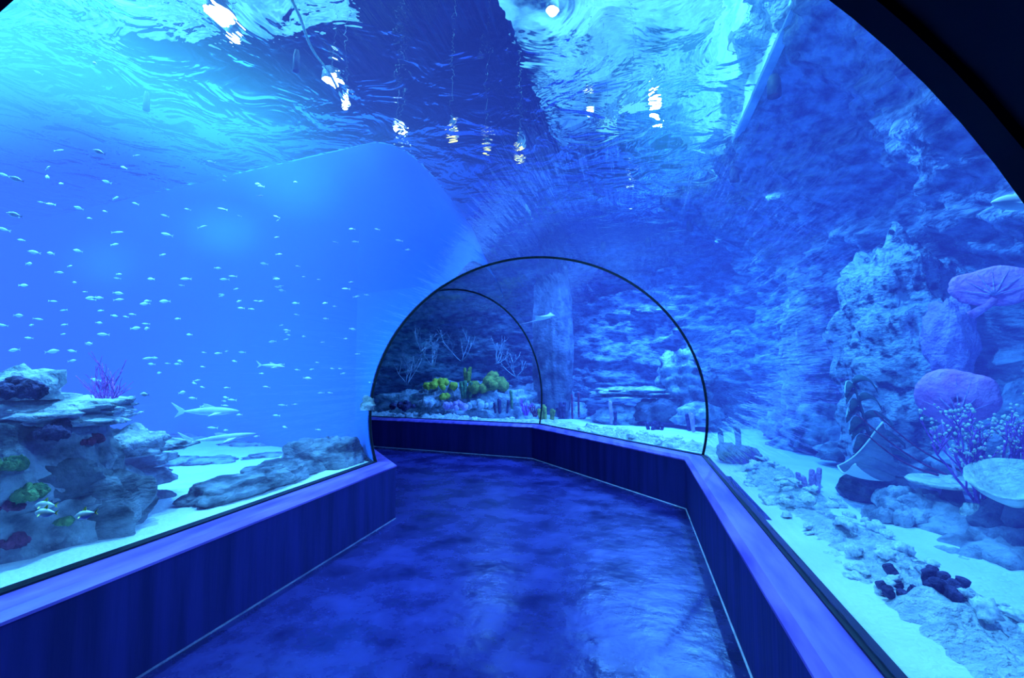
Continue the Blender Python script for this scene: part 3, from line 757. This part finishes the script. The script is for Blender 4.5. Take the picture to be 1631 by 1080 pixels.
def whip(label, p0, p1, r=.008, m='maroon', sag=.05):
    n = 10; pts = [p0.lerp(p1, k/n)+V((0,0,-sag*math.sin(math.pi*k/n))) for k in range(n+1)]
    o = mesh_obj('sea_whip', *tube(pts, [r*(1-.5*k/n) for k in range(n+1)], 6), M[m]); return tag(o, label, 'coral', None)
whip('topmost of three slanting dark red sea whips on the right', atY(1535,752,4.1), atY(1392,655,4.2))
whip('middle of three slanting dark red sea whips on the right', atY(1520,762,4.05), atY(1365,660,4.15))
whip('lowest of three slanting dark red sea whips on the right', atY(1495,757,4.0), atY(1378,690,4.1))
whip('thin pale sea whip rising upright beside the purple branching coral', atY(1525,760,3.9), atY(1500,668,3.95), .009, 'lilac')
bush('branching_coral', 'big purple branching coral with yellow-white tips on the right', atY(1560,800,3.6), 'purple', .46, 9, .8, 12, tips='cream', rad=.009, levels=3, tipr=.009)
bush('branching_coral', 'second branching coral with yellow-white tips at the right edge', atY(1628,770,3.5), 'purple', .40, 6, .6, 15, tips='cream', rad=.009, levels=3, tipr=.009)
def fern():
    base = atY(1395,740,5.0); t = thing('fern_coral', 'dark green fern-like coral of stacked pale-edged blades behind the stingray', 'coral', base)
    rnd = random.Random(2)
    for k in range(13):
        z = .06+.052*k; side = -1 if k % 3 else 1; L = (.27-.010*k)*rnd.uniform(.85,1.1); off = -.012*k
        vs, fs = [], []; n = 10
        for i in range(n+1):
            f = i/n; wv = math.sin(math.pi*min(1,f*1.02))**.7*.055+.002
            c = V((side*L*f*.8+off, -.12*f*rnd.uniform(.9,1.1), z+.06*math.sin(f*2.6)-.10*f*f+.04))
            vs += [c+V((0,-wv,-.028)), c+V((0,0,.006)), c+V((0,wv,.02))]
        for i in range(n):
            b=i*3; fs += [(b,b+1,b+4,b+3),(b+1,b+2,b+5,b+4)]
        o = mesh_obj('blade', vs, fs, M['fern'], t); so=o.modifiers.new('s','SOLIDIFY'); so.thickness=.006
        mesh_obj('pale_edge', *tube([vs[i*3+2] for i in range(n+1)], .0065, 5), M['fernedge'], o)
    mesh_obj('stem', *tube([V((0,0,-.1)),V((-.05,0,.3)),V((-.15,0,.75))], [.02,.015,.008], 8), M['fern'], t)
fern()
def plate(name, label, loc, r, m='cream', bowl=.06, tilt=(0,0,0), under='rock_dark'):
    t = thing(name, label, 'coral', loc); t.rotation_euler = tilt; n = 40; rings = [(.08,-.02),(.4,.0),(.75,bowl*.5),(.95,bowl),(1.0,bowl+.03),(.96,bowl+.045),(.7,bowl*.6+.03),(.0,.02)]
    vs, fs = [], []
    for q, z in rings:
        for k in range(n):
            a = 6.2832*k/n; w = 1+.10*noise.noise(V((math.cos(a)*2,math.sin(a)*2,r*9)))
            vs.append(V((math.cos(a)*q*r*w, math.sin(a)*q*r*w, z*r*2)))
    for i in range(len(rings)-1):
        for k in range(n): fs.append((i*n+k,i*n+(k+1)%n,(i+1)*n+(k+1)%n,(i+1)*n+k))
    mesh_obj('plate', vs, fs, M[m], t)
    mesh_obj('stalk', *lathe([(r*.42,-r*1.0),(r*.3,-r*.5),(r*.2,-r*.1),(r*.1,0)], 14), M[under], t); return t
plate('table_coral', 'flat table coral with a bright top standing right of the sand path', atY(1516,774,3.85), .24, bowl=.03)
plate('bowl_coral', 'large pale bowl coral at the right edge of the picture', atY(1618,795,3.3), .20, bowl=.30, tilt=(.35,-.25,0))
clump('brain_coral', 'small round cream coral on the rocks below the table coral', atY(1556,832,3.6), 'cream', 8, .05, .06, seed=21)
clump('pale_coral', 'pale pitted coral heap between the boulder and the table coral', atY(1440,812,3.95), 'rock_pale', 12, .06, .15, seed=22)
clump('pale_coral', 'pale coral heap at the foot of the rocks on the right', atY(1420,828,3.75), 'rock_pale', 10, .05, .13, seed=23)
def tubes(name, label, loc, m, n, h, r, spread, seed, cat='sponge', lean=.15, group=None):
    rnd = random.Random(seed); t = thing(name, label, cat, loc, 0, group)
    for k in range(n):
        a = rnd.random()*6.28; q = spread*math.sqrt(rnd.random()) if n > 1 else 0; hh = h*rnd.uniform(.6,1)
        p = V((q*math.cos(a), q*math.sin(a), -.04)); d = V((math.cos(a)*lean*q/max(spread,.01)+rnd.uniform(-.05,.05), math.sin(a)*lean*q/max(spread,.01), 1))
        pts = [p+d*hh*f+V((.012*noise.noise(V((k,f*3,seed))),0,0)) for f in (0,.2,.4,.6,.8,.95,1.0)]
        mesh_obj('tube', *tube(pts, [r*w*rnd.uniform(.9,1.1) for w in (.7,.85,.95,1,1.1,1.1,.7)], 9), M[m], t)
    return t
tubes('finger_sponge', 'tall grey finger sponge bundle on the far edge of the right rubble bank', on(1290,775,.58), 'lilac', 9, .2, .018, .07, 31)
tubes('finger_coral', 'dark purple finger coral in the middle of the right rubble bank', on(1475,930,.6), 'dkpurple', 12, .11, .022, .09, 32, 'coral', .5)
tubes('finger_coral', 'small dark purple coral stub left of the larger finger coral', on(1432,936,.6), 'dkpurple', 6, .05, .018, .045, 33, 'coral', .6)
tubes('finger_coral', 'dark coral cluster on the right edge of the rubble bank, behind the finger coral', on(1502,945,.6), 'dkpurple', 7, .09, .02, .05, 34, 'coral', .4)
tubes('tube_sponge', 'tall dark tube sponge against the bright sand at the far end of the right glass', on(1182,715,.55), 'dkpurple', 2, .42, .035, .04, 35)
tubes('tube_sponge', 'shorter dark tube sponge left of the tall one near the arch foot', on(1153,712,.55), 'dkpurple', 2, .28, .03, .04, 36)
clump('dark_coral', 'dark round coral bushes at the near end of the tube sponges on the right', on(1165,728,.6), 'dkpurple', 14, .07, .2, seed=37, squash=.4)
# rubble bank along the right glass
vs, fs = [], []; NS, NW = 330, 22
cum = []
def bank_pt(s, off):
    L1 = (M1-V((CX,.4,0))).length; L2 = (M2-M1).length
    pass
A = []
for i in range(1, 5):
    P, sd, k = (NODES[i], *node_frame(i)[1:]) ; A.append((P, sd, k))
bank_segs = [(0,1,150),(1,2,80),(2,3,100)]
rows = []
for i0, i1, cnt in bank_segs:
    for q in range(cnt):
        f = q/cnt; rows.append((A[i0], A[i1], f))
rows.append((A[2], A[3], 1))
for a, b_, f in rows:
    for k in range(NW+1):
        g = k/NW; off = 1.84+g*.58
        p = (a[0]+a[1]*off*a[2]).lerp(b_[0]+b_[1]*off*b_[2], f)
        w = math.sin(math.pi*min(1,max(0,g*1.05)))**.8
        e = .75+.5*noise.noise(V((p.x*.9,p.y*.9,2)))
        lump = abs(noise.noise(V((p.x*9,p.y*9,0))))*.10+abs(noise.noise(V((p.x*20,p.y*20,4))))*.05+.5*max(0,noise.noise(V((p.x*3.2,p.y*3.2,7))))*.2
        z = .50+w*(.06+lump)*e
        vs.append(V((p.x,p.y,z)))
for i in range(len(rows)-1):
    for k in range(NW): fs.append((i*(NW+1)+k,i*(NW+1)+k+1,(i+1)*(NW+1)+k+1,(i+1)*(NW+1)+k))
tag(fixn(mesh_obj('coral_rubble_bank', vs, fs, M['rubble'])), 'low bank of pale coral rubble running along the right glass', 'rubble', None, 'stuff')
RB = []
for k in range(6):
    o = mesh_obj('reef_stone', *rock_vf((1,.75,.6), 120+k, 3, .42, 2.3), M['stone']); RB.append(o.data); bpy.data.objects.remove(o)
rr = random.Random(9)
def rub(p, s, label, group):
    o = bpy.data.objects.new('reef_stone', rr.choice(RB)); COL.objects.link(o); o.location = p; o.scale = (s, s*rr.uniform(.7,1.2), s*rr.uniform(.6,1)); o.rotation_euler = (rr.uniform(-.4,.4), rr.uniform(-.4,.4), rr.random()*6.28)
    tag(o, label, 'stone', group)
for k in range(85):
    y = rr.uniform(1.5,5.9); off = rr.uniform(1.86,2.38); x = CX+off; w = math.sin(math.pi*(off-1.84)/.58)
    rub(V((x,y,.52+.10*w)), rr.uniform(.02,.055), 'loose pale reef stone on the bank along the near right glass', 'coral rubble beside the near right glass')
for k in range(55):
    seg, (a, b_) = (1,(M1,M2)) if k < 30 else (2,(M2,M3)); d = (b_-a).normalized(); s = V((d.y,-d.x,0))
    p = a.lerp(b_, rr.uniform(0,1 if seg == 1 else .75))+s*rr.uniform(1.9,2.6)
    rub(V((p.x,p.y,.56)), rr.uniform(.05,.11), 'pale reef stone on the sand behind the far glass' , 'coral rubble beyond the arch')
# ------------------------------------------------------------------ beyond the arch
rock('rock_ledge', 'bright flat rock ledge in front of the layered wall beyond the arch', atd(1025,628,10.6), (.95,.6,.14), 101, 'rock_pale', .1, sub=5, amp=.3, freq=2.0, strata=1.5)
rock('dark_rock', 'dark rock in shadow under the bright ledge beyond the arch', atd(1046,662,10.0), (.38,.3,.30), 102, 'rock_dark', 0, sub=4)
rock('rock_mound', 'bright rounded rock mound left of the right arch leg', atd(1090,612,10.5), (.5,.45,.66), 103, 'rock', 0, sub=5, amp=.2, freq=2.4, strata=2.6, box=.3, bottom=-1)
rock('rock_mound', 'pale low mound under the bright ledge at its left end', atd(985,668,10.3), (.46,.4,.26), 104, 'rock_pale', 0, sub=4, amp=.3, strata=1.4)
rock('rock_mound', 'pale low mound at the foot of the right arch leg', atd(1112,668,9.9), (.42,.4,.26), 105, 'rock_pale', 0, sub=4, amp=.3, strata=1.4)
rock('rock_pillar', 'dark smooth vertical rock pillar behind the second arch leg', atd(880,560,11.3), (.42,.4,2.6), 106, 'rock_dark', 0, sub=5, amp=.16, freq=1.6, bottom=-1)
rock('coral_slope', 'broad blue-grey coral slope carrying the yellow corals', (-3.75,11.0,.5), (1.9,.75,.72), 107, 'rock_pale', .12, sub=5, amp=.28, freq=2.6, bottom=-.2, cat='reef')
rock('coral_slope', 'smaller coral slope beside the second arch leg', (-2.2,11.5,.5), (1.0,.6,.62), 108, 'rock_pale', 0, sub=5, amp=.28, freq=2.6, bottom=-.2, cat='reef')
def knob(px, py, t, label, m, n, r, sp, seed, name='knob_coral', sq=.6): clump(name, label, atd(px, py, t), m, n, r, sp, 'coral', seed, sq, sub=2)
knob(700,618,11.0,'bright yellow cluster of knobby corals, leftmost beyond the arch','yellow',22,.075,.34,41)
knob(708,634,10.85,'small bright yellow coral knob hanging below the big yellow cluster','yellow',6,.06,.12,42)
knob(765,622,11.0,'olive yellow leafy coral left of a wider olive one','ygreen',12,.11,.17,43,'leaf_coral',1.2)
knob(786,620,11.05,'widest olive yellow leafy coral beyond the arch','ygreen',16,.12,.24,44,'leaf_coral',1.2)
def tb(px, py, t, label, m, n, h, r, sp, seed, name='tube_sponge', lean=.15): tubes(name, label, atd(px, py, t), m, n, h, r, sp, seed, 'sponge', lean)
tb(743,632,10.9,'tall dark green finger sponge right of the yellow knobby coral','green',6,.42,.035,.12,45)
tb(743,606,11.1,'upper olive finger sponge behind the dark green one','ygreen',5,.36,.035,.12,46)
tb(800,655,10.6,'dark thin finger sponge cluster in front of the olive leafy corals','dkpurple',7,.34,.028,.16,47)
tb(818,648,10.7,'tall thin greenish finger sponge right of the dark cluster','green',3,.46,.026,.1,48)
bush('purple_coral', 'maroon purple bushy coral left of the second arch leg', atd(838,662,10.6), 'purple', .3, 10, .9, 49, rad=.016, levels=1)
bush('purple_coral', 'smaller maroon purple coral touching the second arch leg', atd(852,664,10.5), 'maroon', .24, 8, .8, 50, rad=.016, levels=1)
for k, (px, py, tt, h, lb) in enumerate(((648,612,10.3,.7,'leftmost beyond the arch'),(690,585,11.0,.6,'above the bright yellow knobby coral'),(735,575,11.4,.7,'above the green finger sponge'),(790,580,11.4,.6,'above the olive leafy corals'),(670,560,11.0,.6,'highest on the left beyond the arch'),(822,600,11.2,.5,'beside the second arch leg'))):
    bush('twig_coral', 'pale twiggy branches on the dark wall, '+lb, atd(px,py,tt), 'twig', h, 4, 2.2, 51+k, rad=.010, levels=2)
for k, (px, py, tt, m, lb) in enumerate(((680,645,10.7,'rock_pale','below the bright yellow knobby coral'),(725,650,10.6,'lilac','right of the bright yellow coral, lower on the slope'),(765,648,10.6,'rock_pale','below the olive leafy corals'),(640,650,10.5,'dkpurple','at the dark left end beyond the arch'))):
    knob(px, py, tt, 'lumpy low coral '+lb, m, 12, .07, .26, 70+k, 'lumpy_coral', .4)
tb(870,668,10.4,'olive finger sponge cluster just right of the second arch leg','ygreen',7,.34,.035,.15,53)
tb(894,662,10.3,'dark finger sponges right of the olive cluster','dkpurple',6,.32,.035,.12,54)
tb(912,664,10.1,'leaning thin reddish stick coral','maroon',1,.5,.022,.02,55,'stick_coral')
tb(922,662,10.15,'upright thin reddish stick coral, right of a leaning one','maroon',1,.62,.022,.02,56,'stick_coral')
tb(974,672,9.7,'tall pale post sponge on the rubble beyond the arch','lilac',1,.52,.03,.02,57)
tb(980,674,9.6,'dark post sponge touching the tall pale one','dkpurple',1,.38,.032,.02,58)
tb(1043,688,9.1,'short dark finger sponge clump on bright sand below the ledge','dkpurple',9,.22,.03,.1,59,lean=.3)
tb(1100,684,9.4,'pair of dark post sponges by the right arch leg','dkpurple',2,.34,.03,.07,60)
tb(1108,684,9.2,'grey post sponge nearest the right arch leg','lilac',2,.36,.03,.05,61)
# rope hanging at the surface
rp = [atz(465,0,4.18), atz(478,28,4.12), atz(484,45,4.2), atz(494,72,4.15), atz(506,92,4.2), atz(522,112,4.22), atz(536,138,4.24)]
tag(mesh_obj('rope', *tube(cat(rp, 6), .011, 6), M['rope']), 'thin pale green rope trailing just under the water surface', 'rope')
#@@END
# world
w = bpy.data.worlds.new('world'); SC.world = w; w.use_nodes = True
w.node_tree.nodes['Background'].inputs[0].default_value = (.002,.004,.02,1)
